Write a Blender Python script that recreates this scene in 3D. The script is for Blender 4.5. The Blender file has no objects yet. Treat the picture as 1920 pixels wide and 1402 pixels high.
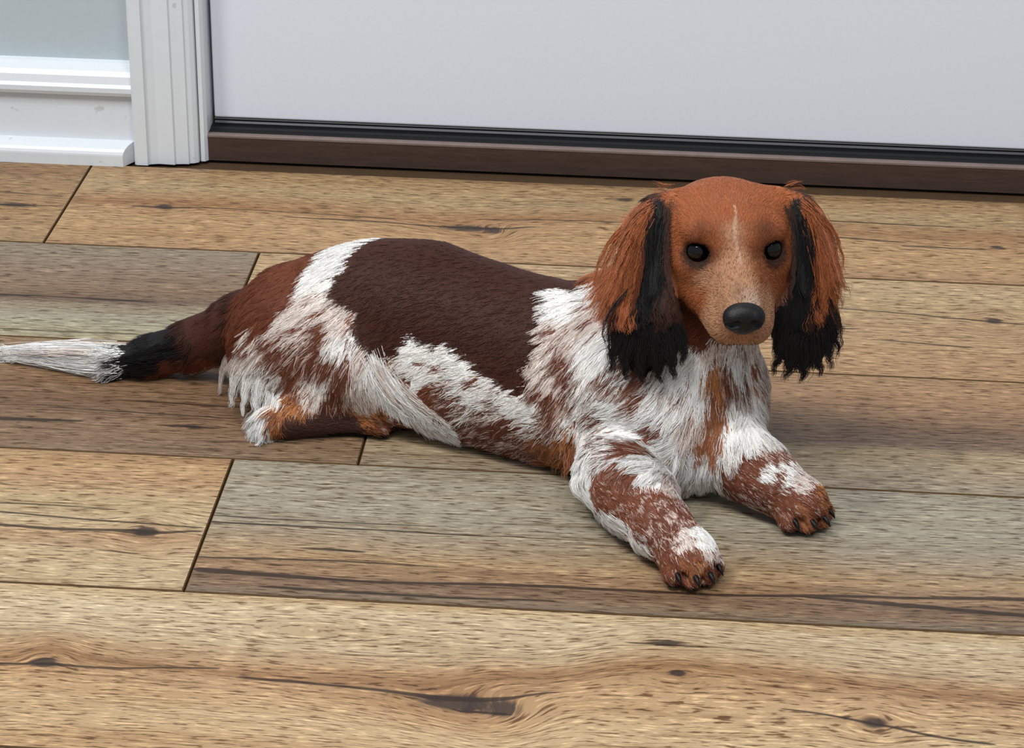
import bpy, math, random
import numpy as np
from mathutils import Vector, Matrix

# ------------------------------------------------------------------ camera, world, lights, exposure
scene = bpy.context.scene
FPX, PITCH, YAW, ROLL = 4725.21, 0.4591225, -0.0729028, 0.0141809
CAM = np.array([0.32538, -1.628478, 0.887955])
_F = np.array([math.sin(YAW) * math.cos(PITCH), math.cos(YAW) * math.cos(PITCH), -math.sin(PITCH)])
_R = np.array([math.cos(YAW), -math.sin(YAW), 0.0])
_U = np.cross(_R, _F)
_R, _U = math.cos(ROLL) * _R + math.sin(ROLL) * _U, -math.sin(ROLL) * _R + math.cos(ROLL) * _U
cd = bpy.data.cameras.new('camera')
cam = bpy.data.objects.new('camera', cd)
scene.collection.objects.link(cam)
cd.sensor_fit = 'HORIZONTAL'; cd.sensor_width = 36.0; cd.lens = 36.0 * FPX / 1920.0
cd.clip_start = 0.05; cd.clip_end = 50
cam.matrix_world = Matrix(((_R[0], _U[0], -_F[0], CAM[0]), (_R[1], _U[1], -_F[1], CAM[1]), (_R[2], _U[2], -_F[2], CAM[2]), (0, 0, 0, 1)))
scene.camera = cam

world = bpy.data.worlds.new('room_ambience'); scene.world = world; world.use_nodes = True
bg = world.node_tree.nodes['Background']
bg.inputs['Color'].default_value = (0.85, 0.93, 1.0, 1); bg.inputs['Strength'].default_value = 0.44

def area(name, loc, target, size, power, col):
    l = bpy.data.lights.new(name, 'AREA'); l.shape = 'DISK'; l.size = size; l.energy = power; l.color = col
    o = bpy.data.objects.new(name, l); scene.collection.objects.link(o); o.location = loc
    o.rotation_euler = (Vector(target) - Vector(loc)).to_track_quat('-Z', 'Y').to_euler()
    return o
area('ceiling_light', (-0.95, -0.55, 2.35), (0.2, 0.1, 0), 0.55, 31, (1.0, 0.985, 0.96))
area('ceiling_light', (-0.12, -1.25, 2.40), (0.2, 0.2, 0), 0.70, 24, (1.0, 0.99, 0.975))
area('ceiling_light', (0.78, -1.25, 2.40), (0.3, 0.2, 0), 0.60, 18, (1.0, 0.99, 0.975))

vs = scene.view_settings
scene.display_settings.display_device = 'sRGB'
vs.view_transform = 'Standard'; vs.look = 'None'; vs.gamma = 1.0; vs.use_curve_mapping = False
vs.exposure = 0.0
scene.cycles.max_bounces = 6; scene.cycles.diffuse_bounces = 3; scene.cycles.glossy_bounces = 3

# ------------------------------------------------------------------ helpers
def tag(o, label=None, cat=None, group=None, kind=None):
    if label: o['label'] = label
    if cat: o['category'] = cat
    if group: o['group'] = group
    if kind: o['kind'] = kind
    return o

def lin(r, g, b):
    f = lambda c: (c / 255 / 12.92) if c / 255 <= 0.04045 else ((c / 255 + 0.055) / 1.055) ** 2.4
    return (f(r), f(g), f(b))

def ray(px, py):
    return _F + ((px - 960) * _R - (py - 701) * _U) / FPX
def at(px, py, Y):                      # point of the photo at the depth Y
    d = ray(px, py); return CAM + d * ((Y - CAM[1]) / d[1])
def fl(px, py, z=0.0):                  # point of the photo at the height z
    d = ray(px, py); return CAM + d * ((z - CAM[2]) / d[2])

def mesh_obj(name, verts, faces, mat=None, parent=None, smooth=False):
    me = bpy.data.meshes.new(name)
    me.from_pydata([tuple(v) for v in verts], [], [tuple(f) for f in faces]); me.update()
    if smooth: me.polygons.foreach_set('use_smooth', [True] * len(me.polygons))
    o = bpy.data.objects.new(name, me); scene.collection.objects.link(o)
    if mat: me.materials.append(mat)
    if parent: o.parent = parent
    return o

def profile_extrude(name, prof, x0, x1, mat, parent=None, axis='x'):
    """closed (a,b) outline swept along an axis: x -> (y,z) outline, z -> (x,y) outline"""
    n = len(prof); V = []
    for t in (x0, x1):
        for a, b in prof:
            V.append((t, a, b) if axis == 'x' else (a, b, t))
    Fs = [(i, (i + 1) % n, n + (i + 1) % n, n + i) for i in range(n)]
    Fs += [tuple(range(n))[::-1], tuple(range(n, 2 * n))]
    o = mesh_obj(name, V, Fs, mat, parent)
    import bmesh
    bm = bmesh.new(); bm.from_mesh(o.data); bmesh.ops.recalc_face_normals(bm, faces=bm.faces); bm.to_mesh(o.data); bm.free()
    return o

class NB:
    """tiny expression builder for shader nodes"""
    def __init__(s, name):
        s.mat = bpy.data.materials.new(name); s.mat.use_nodes = True
        s.nt = s.mat.node_tree; s.bsdf = s.nt.nodes['Principled BSDF']
    def node(s, t, **kw):
        n = s.nt.nodes.new(t)
        for k, v in kw.items(): setattr(n, k, v)
        return n
    def put(s, sock, v):
        if hasattr(v, 'links') or isinstance(v, bpy.types.NodeSocket): s.nt.links.new(v, sock)
        elif isinstance(v, (tuple, list)): sock.default_value = tuple(v) + ((1,) if sock.type == 'RGBA' and len(v) == 3 else ())
        else: sock.default_value = v
    def m(s, op, a, b=0.0, c=0.0):
        n = s.node('ShaderNodeMath', operation=op)
        s.put(n.inputs[0], a); s.put(n.inputs[1], b)
        if op in ('MULTIPLY_ADD', 'COMPARE', 'SMOOTH_MIN', 'SMOOTH_MAX'): s.put(n.inputs[2], c)
        return n.outputs[0]
    def mix(s, fac, a, b, blend='MIX'):
        n = s.node('ShaderNodeMix', data_type='RGBA', blend_type=blend)
        s.put(n.inputs[0], fac); s.put(n.inputs[6], a); s.put(n.inputs[7], b)
        return n.outputs[2]
    def vec(s, x, y, z=0.0):
        n = s.node('ShaderNodeCombineXYZ'); s.put(n.inputs[0], x); s.put(n.inputs[1], y); s.put(n.inputs[2], z)
        return n.outputs[0]
    def noise(s, v, scale=1.0, detail=2.0, rough=0.5):
        n = s.node('ShaderNodeTexNoise'); s.put(n.inputs['Vector'], v)
        n.inputs['Scale'].default_value = scale; n.inputs['Detail'].default_value = detail; n.inputs['Roughness'].default_value = rough
        return n.outputs['Fac']
    def map(s, v, a, b, c=0.0, d=1.0, smooth=True):
        n = s.node('ShaderNodeMapRange', interpolation_type='SMOOTHSTEP' if smooth else 'LINEAR')
        s.put(n.inputs[0], v)
        for i, q in zip((1, 2, 3, 4), (a, b, c, d)): s.put(n.inputs[i], q)
        return n.outputs[0]
    def ramp(s, fac, stops):
        n = s.node('ShaderNodeValToRGB'); cr = n.color_ramp; s.put(n.inputs[0], fac)
        while len(cr.elements) < len(stops): cr.elements.new(0.5)
        for e, (p, c) in zip(cr.elements, stops): e.position = p; e.color = tuple(c) + (1,)
        return n.outputs['Color']
    def coords(s):
        tc = s.node('ShaderNodeTexCoord'); sp = s.node('ShaderNodeSeparateXYZ')
        s.nt.links.new(tc.outputs['Object'], sp.inputs[0]); return sp.outputs[0], sp.outputs[1], sp.outputs[2]
    def bump(s, h, strength, dist):
        n = s.node('ShaderNodeBump'); n.inputs['Strength'].default_value = strength; n.inputs['Distance'].default_value = dist
        s.put(n.inputs['Height'], h); s.nt.links.new(n.outputs[0], s.bsdf.inputs['Normal'])
    def done(s, color, rough=0.5, spec=0.5):
        s.put(s.bsdf.inputs['Base Color'], color); s.put(s.bsdf.inputs['Roughness'], rough)
        s.bsdf.inputs['Specular IOR Level'].default_value = spec
        return s.mat

def paint(name, rgb, rough=0.45, var=0.03, scale=60, spec=0.4, bump=0.0, stretch=(1, 1, 1), specks=None):
    b = NB(name); x, y, z = b.coords()
    v = b.vec(b.m('MULTIPLY', x, stretch[0]), b.m('MULTIPLY', y, stretch[1]), b.m('MULTIPLY', z, stretch[2]))
    n = b.noise(v, scale, 4, 0.6)
    c = lin(*rgb)
    col = b.mix(b.map(n, 0.25, 0.75), tuple(q * (1 - var) for q in c), tuple(min(1, q * (1 + var)) for q in c))
    if specks:
        n2 = b.noise(v, specks[0], 2, 0.5)
        col = b.mix(b.m('MULTIPLY', b.map(n2, specks[1], specks[1] + 0.04), specks[2]), col, lin(*specks[3]))
    if bump: b.bump(n, bump, 0.001)
    return b.done(col, rough, spec)

# ------------------------------------------------------------------ floor: plank by plank
PW = 0.19
def wood(name, stops, knots=(), lines=(), path=None, seed=0.0, streak=0.5, contrast=1.0, dark=1.0):
    """stops: (0..1 across the plank from its far edge to its near edge, rgb); knots: (u, v, ru, rv, darkness); lines: dark cracks as
    [(u, v, half width mm), ...]; path: the way the main grain runs, [(u, v), ...]. u in metres along the plank, v 0..1 across it"""
    b = NB(name); x, y, z = b.coords()
    un = b.m('DIVIDE', x, 1.2)
    def curve(pts):
        n = b.node('ShaderNodeFloatCurve'); c = n.mapping.curves[0]; b.put(n.inputs[1], un)
        pts = sorted((p[0] / 1.2, p[1]) for p in pts)
        c.points[0].location = (0.0, pts[0][1]); c.points[1].location = (1.0, pts[-1][1])
        for p in pts: c.points.new(p[0], p[1])
        n.mapping.update(); return n.outputs[0]
    w0 = b.noise(b.vec(b.m('MULTIPLY', x, 2.2), b.m('MULTIPLY', y, 7.0), seed * 3.7), 1.0, 1, 0.5)
    w1 = b.noise(b.vec(b.m('MULTIPLY', x, 16.0), b.m('MULTIPLY', y, 45.0), seed * 1.3), 1.0, 2, 0.6)
    wob = b.m('MULTIPLY_ADD', w1, 0.030, -0.015)
    v0 = b.m('MULTIPLY', y, -1.0 / PW)                     # 0 far edge .. 1 near edge
    v = b.m('ADD', v0, wob)
    v = b.m('ADD', v, b.m('MULTIPLY_ADD', w0, 0.10, -0.05))
    if path:
        pc = curve(path); ref = sum(p[1] for p in path) / len(path)
        dv = b.m('SUBTRACT', v0, pc); fall = b.m('POWER', 2.718, b.m('MULTIPLY', b.m('MULTIPLY', dv, dv), -18.0))
        v = b.m('SUBTRACT', v, b.m('MULTIPLY', b.m('SUBTRACT', pc, ref), fall))
    kmask = None; kring = None
    for (u, vv, ru, rv, dk) in knots:
        dx = b.m('SUBTRACT', x, u); dy = b.m('SUBTRACT', b.m('ADD', v0, b.m('MULTIPLY', wob, 1.6)), vv); rv_ = rv / PW
        ax = b.m('DIVIDE', dx, ru * 2.2); ay = b.m('DIVIDE', dy, rv_ * 3.0)
        g = b.m('POWER', 2.718, b.m('MULTIPLY', b.m('ADD', b.m('MULTIPLY', ax, ax), b.m('MULTIPLY', ay, ay)), -1.0))
        v = b.m('SUBTRACT', v, b.m('MULTIPLY', b.m('MULTIPLY', dy, g), 0.7))
        bx = b.m('DIVIDE', dx, ru); by = b.m('DIVIDE', dy, rv_)
        core = b.m('MULTIPLY', b.m('POWER', 2.718, b.m('MULTIPLY', b.m('ADD', b.m('MULTIPLY', bx, bx), b.m('MULTIPLY', by, by)), -1.3)), dk)
        kmask = core if kmask is None else b.m('MAXIMUM', kmask, core)
        kring = g if kring is None else b.m('MAXIMUM', kring, g)
    lmask = None
    for ln in lines:
        lc = curve([(p[0], p[1]) for p in ln]); tk = curve([(ln[0][0] - 0.004, 0.0)] + [(p[0], p[2] / 20.0) for p in ln] + [(ln[-1][0] + 0.004, 0.0)])
        dist = b.m('ABSOLUTE', b.m('SUBTRACT', b.m('ADD', v0, b.m('MULTIPLY', wob, 0.5)), lc))
        wd = b.m('MULTIPLY', tk, 0.020 / PW)
        lm = b.m('MULTIPLY', b.map(b.m('SUBTRACT', dist, wd), 0.004, -0.003), b.map(tk, 0.005, 0.03))
        lmask = lm if lmask is None else b.m('MAXIMUM', lmask, lm)
    tone = lambda c: [0.96 * q for q in c]
    col = b.ramp(v, [(p, lin(*tone(c))) for p, c in stops])
    vm = b.m('MULTIPLY', v, PW)
    fine = b.node('ShaderNodeTexNoise'); fine.inputs['Scale'].default_value = 1.0; fine.inputs['Detail'].default_value = 3.0; fine.inputs['Roughness'].default_value = 0.6
    b.put(fine.inputs['Vector'], b.vec(b.m('MULTIPLY', x, 4.0), b.m('MULTIPLY', vm, 60.0), seed))
    drift = fine.outputs['Fac']
    col = b.mix(b.map(drift, 0.45, 0.75, 0, 0.55), col, b.mix(1.0, col, (0.72, 0.60, 0.48), 'MULTIPLY'))
    col = b.mix(b.map(drift, 0.47, 0.25, 0, 0.40), col, b.mix(1.0, col, (1.12, 1.17, 1.20), 'MULTIPLY'))
    st = b.noise(b.vec(b.m('MULTIPLY', x, 6.0), b.m('MULTIPLY', vm, 280.0), seed + 5), 1.0, 3, 0.62)
    col = b.mix(b.m('MULTIPLY', b.map(st, 0.52, 0.70), min(1.0, streak * 1.35)), col, b.mix(1.0, col, (0.38, 0.29, 0.22), 'MULTIPLY'))
    po = b.noise(b.vec(b.m('MULTIPLY', x, 62.0), b.m('MULTIPLY', vm, 560.0), seed + 2), 1.0, 2, 0.6)
    pm = b.map(po, 0.545, 0.645)
    col = b.mix(b.m('MULTIPLY', pm, 0.95 * contrast), col, b.mix(1.0, col, (0.30, 0.21, 0.14), 'MULTIPLY'))
    fm = b.map(po, 0.44, 0.33)
    col = b.mix(b.m('MULTIPLY', fm, 0.80 * contrast), col, b.mix(1.0, col, (1.75, 1.78, 1.8), 'MULTIPLY'))
    if kmask is not None:
        kf = b.map(b.m('ADD', kmask, b.m('MULTIPLY_ADD', po, 0.9, -0.45)), 0.18, 0.75, 0, 0.9)
        col = b.mix(b.m('MULTIPLY', kring, 0.30), col, b.mix(1.0, col, (0.70, 0.52, 0.38), 'MULTIPLY'))
        col = b.mix(kf, col, lin(52, 41, 36))
    if lmask is not None: col = b.mix(b.m('MULTIPLY', lmask, 0.88), col, lin(42, 29, 21))
    b.bump(b.m('SUBTRACT', 1.0, pm), 0.25, 0.0006)
    return b.done(col, 0.45, 0.26)

PALE = (190, 168, 134); TAN = (176, 144, 106)
def S(*a): return list(a)
wood_front = wood('wood_front_tan', S((0, (184, 158, 120)), (.10, (190, 170, 138)), (.30, (184, 162, 130)), (.40, (170, 138, 102)), (.46, (146, 110, 76)), (.50, (168, 134, 98)), (.58, (182, 150, 112)), (.75, (188, 162, 124)), (1, TAN)),
    knots=((.329, .503, .012, .008, 1.0), (.598, .605, .030, .010, 1.2), (.625, .625, .014, .013, 1.1), (.727, .171, .014, .005, 1.0), (.735, .361, .007, .004, 1.0), (.858, .591, .010, .007, .9), (.49, .21, .02, .006, -.2)),
    lines=([(.455, .528, .6), (.49, .536, 1.6), (.51, .542, 1.2), (.545, .558, 1.4), (.575, .580, 2.0), (.60, .586, 2.5), (.625, .570, 2.0), (.645, .535, 1.0), (.66, .515, .6)], [(.28, .527, 1.0), (.31, .522, 1.2), (.33, .51, 1.5), (.36, .515, 1.0), (.44, .48, .6)], [(.80, .54, .5), (.86, .60, 1.2), (.93, .675, 1.0)], [(.60, .655, .8), (.63, .66, 1.4)], [(.70, .18, .6), (.75, .185, .6)]),
    path=[(0, .5), (.30, .51), (.33, .475), (.36, .50), (.46, .52), (.50, .53), (.545, .55), (.58, .58), (.60, .59), (.625, .56), (.645, .51), (.67, .43), (.70, .36), (.735, .33), (.80, .36), (.90, .42), (1.2, .45)], seed=1.0, streak=.45)
wood_left4 = wood('wood_tan_knotted', S((0, (160, 130, 96)), (.10, (178, 144, 104)), (.22, (172, 138, 102)), (.40, (180, 158, 122)), (.52, (186, 166, 132)), (.62, (172, 140, 106)), (.75, (184, 160, 126)), (1, (180, 158, 124))),
    knots=((1.159, .602, .010, .008, 1.15),),
    lines=([(.98, .59, .8), (1.06, .60, 1.6), (1.10, .606, 1.8), (1.13, .60, 1.6), (1.15, .60, 3.0), (1.165, .60, 2.0), (1.196, .572, .8)], [(1.0, .44, .5), (1.085, .435, .8), (1.13, .445, .5)], [(.96, .47, .6), (1.10, .525, 1.0), (1.196, .545, .7)], [(1.13, .745, .4), (1.16, .757, .7)]), seed=2.0, streak=.45)
wood_right4 = wood('wood_grey_banded', S((0, (150, 141, 122)), (.22, (158, 149, 130)), (.42, (152, 143, 124)), (.52, (154, 138, 116)), (.64, (158, 136, 106)), (.70, (166, 138, 104)), (.76, (140, 112, 84)), (.80, (150, 120, 90)), (.86, (114, 90, 70)), (.92, (132, 108, 84)), (1, (116, 102, 86))),
    lines=([(.0, .45, .6), (.08, .455, .7), (.16, .45, .3)], [(.0, .50, 1.0), (.10, .50, 1.0), (.20, .50, .5)], [(.07, .655, .4), (.098, .657, 1.6), (.115, .66, .5)], [(.0, .76, .8), (.08, .74, 1.0), (.16, .74, .6)], [(.005, .845, 3.0), (.06, .86, 2.5), (.13, .866, 1.4), (.235, .838, 1.8), (.30, .838, 1.5), (.38, .83, 1.6), (.44, .80, 2.0), (.49, .785, 1.6), (.56, .76, 2.2), (.70, .75, 2)], [(.42, .82, 1.0), (.487, .84, 2.5), (.54, .86, 2.2), (.58, .87, 1.6)], [(.05, .94, .6), (.10, .945, 1.6), (.17, .95, 1.4), (.25, .935, .8)]),
    seed=3.0, streak=.5)
wood_left3 = wood('wood_brown', S((0, (138, 114, 86)), (.25, (140, 112, 84)), (.5, (126, 98, 74)), (.64, (116, 90, 68)), (.75, (130, 104, 80)), (1, (128, 106, 84))),
    knots=((1.067, .752, .012, .004, 1.0),),
    lines=([(.90, .765, 2.0), (.935, .758, 2.4), (.98, .75, 1.0)], [(1.04, .75, .5), (1.067, .752, 1.6), (1.09, .755, .5)], [(1.0, .55, .5), (1.08, .56, .9), (1.15, .56, .4)], [(.95, .64, .5), (1.02, .65, .7), (1.10, .66, .5)]), seed=4.0, streak=.6)
wood_right3 = wood('wood_brown_pale', S((0, (160, 128, 94)), (.2, (160, 126, 92)), (.38, (140, 110, 82)), (.52, (116, 92, 72)), (.62, (118, 96, 78)), (.70, (164, 144, 112)), (.85, (156, 138, 112)), (1, (146, 132, 112))),
    seed=5.0, streak=.5)
wood_left2 = wood('wood_grey', S((0, (142, 128, 110)), (.3, (138, 118, 98)), (.48, (132, 108, 86)), (.60, (114, 92, 76)), (.66, (144, 130, 108)), (.82, (158, 152, 130)), (1, (166, 156, 128))),
    lines=([(.95, .585, 1.0), (1.0, .587, 1.6), (1.05, .583, .8), (1.09, .588, 2.0), (1.13, .59, .6)], [(1.0, .93, .4), (1.06, .935, .7), (1.14, .93, .4)]), seed=6.0, streak=.45)
wood_right2 = wood('wood_tan_fine', S((0, (182, 154, 118)), (.3, (178, 152, 114)), (.5, (172, 142, 106)), (.7, (176, 144, 106)), (1, (168, 134, 98))),
    knots=((.632, .395, .009, .007, .9),), lines=([(.48, .33, .5), (.55, .355, 1.0), (.62, .40, 1.0), (.67, .42, .7)], [(.53, .64, .4), (.574, .665, 1.0), (.61, .675, .5)], [(.46, .54, .6), (.50, .545, .9), (.52, .54, .4)]), seed=7.0, streak=.45)
wood_top = wood('wood_tan_streaked', S((0, (140, 112, 82)), (.08, (168, 138, 100)), (.3, (172, 146, 108)), (.42, (164, 130, 92)), (.5, (156, 118, 80)), (.58, (176, 142, 102)), (.8, (180, 146, 104)), (1, (168, 134, 98))),
    knots=((.09, .51, .011, .006, 1.0), (.368, .62, .026, .008, 1.1), (.395, .625, .010, .010, .9), (.507, .174, .012, .005, .9), (.842, .566, .009, .006, .9)),
    lines=([(.06, .515, .8), (.09, .515, 1.6), (.12, .50, .9), (.20, .505, .6), (.30, .535, .9)], [(.20, .57, .4), (.26, .575, 1.2), (.32, .595, 1.0), (.36, .61, 1.6), (.40, .60, 1.6), (.43, .56, .7)], [(.38, .50, .5), (.44, .47, .8), (.52, .46, .5)], [(.60, .31, .4), (.68, .33, .9), (.76, .34, 1.0), (.82, .345, .5)], [(.62, .50, .8), (.70, .53, 1.2), (.76, .56, 1.0)], [(.76, .60, 1.0), (.83, .605, .7)]),
    path=[(0, .5), (.09, .49), (.134, .48), (.28, .53), (.34, .58), (.36, .60), (.39, .59), (.41, .53), (.45, .46), (.50, .44), (.60, .46), (1.2, .5)], seed=8.0, streak=.45)
wood_topleft = wood('wood_brown_tan', S((0, (142, 112, 80)), (.4, (160, 128, 90)), (.7, (168, 136, 98)), (1, (160, 132, 96))),
    knots=((1.154, .57, .016, .006, 1.1),), lines=([(1.08, .56, 1.4), (1.14, .57, 2.0), (1.17, .565, 1.0), (1.196, .55, .8)], [(1.10, .40, .4), (1.16, .42, .8), (1.19, .43, .4)]), seed=9.0, streak=.45)

def plank_mesh(length):
    g, bv, th = 0.0005, 0.0009, 0.010
    x0, x1, y0, y1 = g, length - g, -PW + g, -g
    V = [(x0, y0, -th), (x1, y0, -th), (x1, y1, -th), (x0, y1, -th),
         (x0, y0, -bv), (x1, y0, -bv), (x1, y1, -bv), (x0, y1, -bv),
         (x0 + bv, y0 + bv, 0), (x1 - bv, y0 + bv, 0), (x1 - bv, y1 - bv, 0), (x0 + bv, y1 - bv, 0)]
    Fs = [(0, 1, 5, 4), (1, 2, 6, 5), (2, 3, 7, 6), (3, 0, 4, 7), (4, 5, 9, 8), (5, 6, 10, 9), (6, 7, 11, 10), (7, 4, 8, 11), (8, 9, 10, 11), (3, 2, 1, 0)]
    return V, Fs
groove_mat = paint('groove_brown', (84, 62, 36), 0.7, 0.15, 200, 0.2)
seam_mat = paint('seam_dark', (70, 50, 30), 0.8, 0.1, 80)
floor = mesh_obj('floor', [(-2.2, -1.9, -0.03), (2.6, -1.9, -0.03), (2.6, 0.62, -0.03), (-2.2, 0.62, -0.03), (-2.2, -1.9, -0.0035), (2.6, -1.9, -0.0035), (2.6, 0.62, -0.0035), (-2.2, 0.62, -0.0035)],
                 [(3, 2, 1, 0), (4, 5, 6, 7), (0, 1, 5, 4), (1, 2, 6, 5), (2, 3, 7, 6), (3, 0, 4, 7)], seam_mat)
tag(floor, 'wood-look plank floor in mixed tan, brown and grey boards', 'floor', kind='structure')
def plank(x0, length, y_far, mat):
    V, Fs = plank_mesh(length)
    o = mesh_obj('plank', V, Fs, mat, floor); o.data.materials.append(groove_mat); o.location = (x0, y_far, 0)
    for i in range(8): o.data.polygons[i].material_index = 1
    return o
L = 1.2
rows = [  # far edge Y, joint X, left material, right material
    (0.57 + 0.045, None, None, None),
    (0.57, -0.238, wood_topleft, wood_top), (0.38, -0.0452, wood_left2, wood_right2),
    (0.19, 0.093, wood_left3, wood_right3), (0.0, 0.0, wood_left4, wood_right4), (-0.19, -0.4, wood_left2, wood_front)]
for yf, j, a, c in rows[1:]:
    plank(j - L, L, yf, a); plank(j, L, yf, c)
    plank(j - 2 * L, L, yf, wood_right3 if a is wood_left2 else wood_right2); plank(j + L, L, yf, wood_left3 if c is wood_right2 else wood_left2)
gen = [wood_left3, wood_right2, wood_right4, wood_left2, wood_front, wood_left4, wood_right3]
for i, yf in enumerate((-0.38, -0.57, -0.76, -0.95, -1.14, -1.33, -1.52)):
    j = (0.36, -0.12, 0.55, 0.1, -0.3, 0.42, 0.0)[i]
    for k in range(-2, 2): plank(j + k * L, L, yf, gen[(i * 3 + k + 2) % 7])

# ------------------------------------------------------------------ wall, baseboard, casing, door
wall_mat = paint('wall_grey_paint', (181, 193, 199), 0.7, 0.02, 120, 0.2, 0.08)
trim_mat = paint('trim_white_gloss', (217, 223, 229), 0.38, 0.015, 90, 0.45, 0.03, specks=(70, 0.70, 0.35, (150, 150, 145)))
door_mat = paint('door_white_steel', (222, 228, 240), 0.42, 0.012, 300, 0.45, 0.10, specks=(210, 0.735, 0.25, (240, 240, 240)))
thr_mat = paint('threshold_brown', (70, 54, 47), 0.5, 0.18, 40, 0.4, 0.1, (1, 8, 8))
thr_highlight = paint('threshold_lip_highlight', (118, 104, 98), 0.45, 0.1, 60)  # paler tone paints the highlight along the threshold's front edge
black_rub = paint('sweep_rubber', (36, 36, 44), 0.45, 0.25, 50, 0.5, 0.05, (0.3, 1, 6))
black_strip = paint('strip_black', (14, 14, 17), 0.6, 0.1, 50)

wl = mesh_obj('wall_left', [(-2.2, 0.60, -0.02), (-0.2, 0.60, -0.02), (-0.2, 0.70, -0.02), (-2.2, 0.70, -0.02), (-2.2, 0.60, 2.5), (-0.2, 0.60, 2.5), (-0.2, 0.70, 2.5), (-2.2, 0.70, 2.5)],
              [(3, 2, 1, 0), (4, 5, 6, 7), (0, 1, 5, 4), (1, 2, 6, 5), (2, 3, 7, 6), (3, 0, 4, 7)], wall_mat)
tag(wl, 'pale grey painted wall above the white baseboard', 'wall', kind='structure')
DX1 = 0.80
wr = mesh_obj('wall_right', [(x + 0, y, z) for z in (-0.02, 2.5) for x, y in ((DX1 + .06, .60), (2.6, .60), (2.6, .70), (DX1 + .06, .70))],
              [(3, 2, 1, 0), (4, 5, 6, 7), (0, 1, 5, 4), (1, 2, 6, 5), (2, 3, 7, 6), (3, 0, 4, 7)], wall_mat)
tag(wr, 'pale grey painted wall beyond the door', 'wall', kind='structure')

def baseboard(name, x0, x1, label):
    # flat board with a small rebate
    o = profile_extrude(name, [(0.60, 0.0), (0.583, 0.0), (0.583, 0.069), (0.60, 0.069)], x0, x1, trim_mat)
    cap = profile_extrude('cap_moulding', [(0.60, 0.0665), (0.577, 0.0665), (0.5755, 0.070), (0.5755, 0.0745), (0.578, 0.0775), (0.580, 0.0845), (0.5835, 0.0885), (0.588, 0.0905), (0.594, 0.0935), (0.60, 0.0945)], x0, x1, trim_mat, o)
    pr = [(0.584, 0.0), (0.566, 0.0), (0.566, 0.010)] + [(0.584 - 0.018 * math.cos(a), 0.0 + 0.010 + 0.0105 * math.sin(a)) for a in np.linspace(0.15, 1.57, 7)]
    sh = profile_extrude('shoe_moulding', pr, x0, x1, trim_mat, o)
    # mitred return at the casing end
    for v in sh.data.vertices:
        if abs(v.co.x - x1) < 1e-4 and name == 'baseboard_left': v.co.x = x1 - (0.584 - v.co.y) * 0.55
        if abs(v.co.x - x0) < 1e-4 and name == 'baseboard_right': v.co.x = x0 + (0.584 - v.co.y) * 0.55
    tag(o, label, 'baseboard', kind='structure'); return o
baseboard('baseboard_left', -2.2, -0.1975, 'white stepped baseboard with cap and shoe moulding left of the door')
baseboard('baseboard_right', DX1 + .07, 2.6, 'white stepped baseboard right of the door')

def casing(name, xs, label):
    sgn = 1 if xs < 0 else -1
    q = [(0.0, 0.62), (0.0, 0.5735), (0.0025, 0.5720), (0.0125, 0.5720), (0.0135, 0.5745), (0.0150, 0.5755), (0.022, 0.5775), (0.030, 0.5770), (0.0375, 0.5765), (0.0385, 0.5785),
         (0.045, 0.5795), (0.0505, 0.5800), (0.0512, 0.5818), (0.0555, 0.5830), (0.0590, 0.5855), (0.0597, 0.5900), (0.0597, 0.62)]
    o = profile_extrude(name, [(xs + sgn * a, b) for a, b in q], 0.0, 2.1, trim_mat, axis='z')
    j = profile_extrude('door_jamb', [(xs + sgn * a, b) for a, b in ((0.0606, 0.70), (0.0606, 0.5885), (0.0645, 0.5885), (0.0672, 0.592), (0.0672, 0.70))], 0.0, 2.1, trim_mat, o, axis='z')
    tag(o, label, 'door casing', kind='structure'); return o
casing('trim_1', -0.1975, 'white moulded door casing with scuffed grooves beside the baseboard')
casing('trim_2', DX1 + .0672, 'white moulded door casing on the far side of the door')

th = profile_extrude('trim_3', [(0.70, 0.0), (0.5925, 0.0), (0.5915, 0.0235), (0.5935, 0.0258), (0.70, 0.0262)], -0.1300, DX1, thr_mat)
tag(th, 'dark brown door threshold on the plank floor', 'threshold', kind='structure')
profile_extrude('threshold_lip_highlight', [(0.5975, 0.0240), (0.5910, 0.0240), (0.5910, 0.0258), (0.5930, 0.0268), (0.5975, 0.0268)], -0.1300, DX1, thr_highlight, th)
profile_extrude('threshold_strip', [(0.66, 0.0255), (0.5975, 0.0255), (0.5975, 0.0272), (0.606, 0.0272), (0.609, 0.0285), (0.66, 0.0285)], -0.1300, DX1, black_strip, th)  # black strip across the threshold top, running back under the door
dr = mesh_obj('door_1', [(x, y, z) for z in (0.0355, 2.04) for x, y in ((-0.1275, 0.614), (DX1 - .003, 0.614), (DX1 - .003, 0.658), (-0.1275, 0.658))],
              [(3, 2, 1, 0), (4, 5, 6, 7), (0, 1, 5, 4), (1, 2, 6, 5), (2, 3, 7, 6), (3, 0, 4, 7)], door_mat)
mb = dr.modifiers.new('edge', 'BEVEL'); mb.width = 0.002; mb.segments = 3
tag(dr, 'plain white door slab closed above the dark threshold', 'door', kind='structure')
profile_extrude('door_sweep', [(0.655, 0.0285), (0.6155, 0.0285), (0.6150, 0.0300), (0.6165, 0.0318), (0.6150, 0.0340), (0.6165, 0.0362), (0.655, 0.0362)], -0.1275, DX1 - .003, black_rub, dr)

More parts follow.
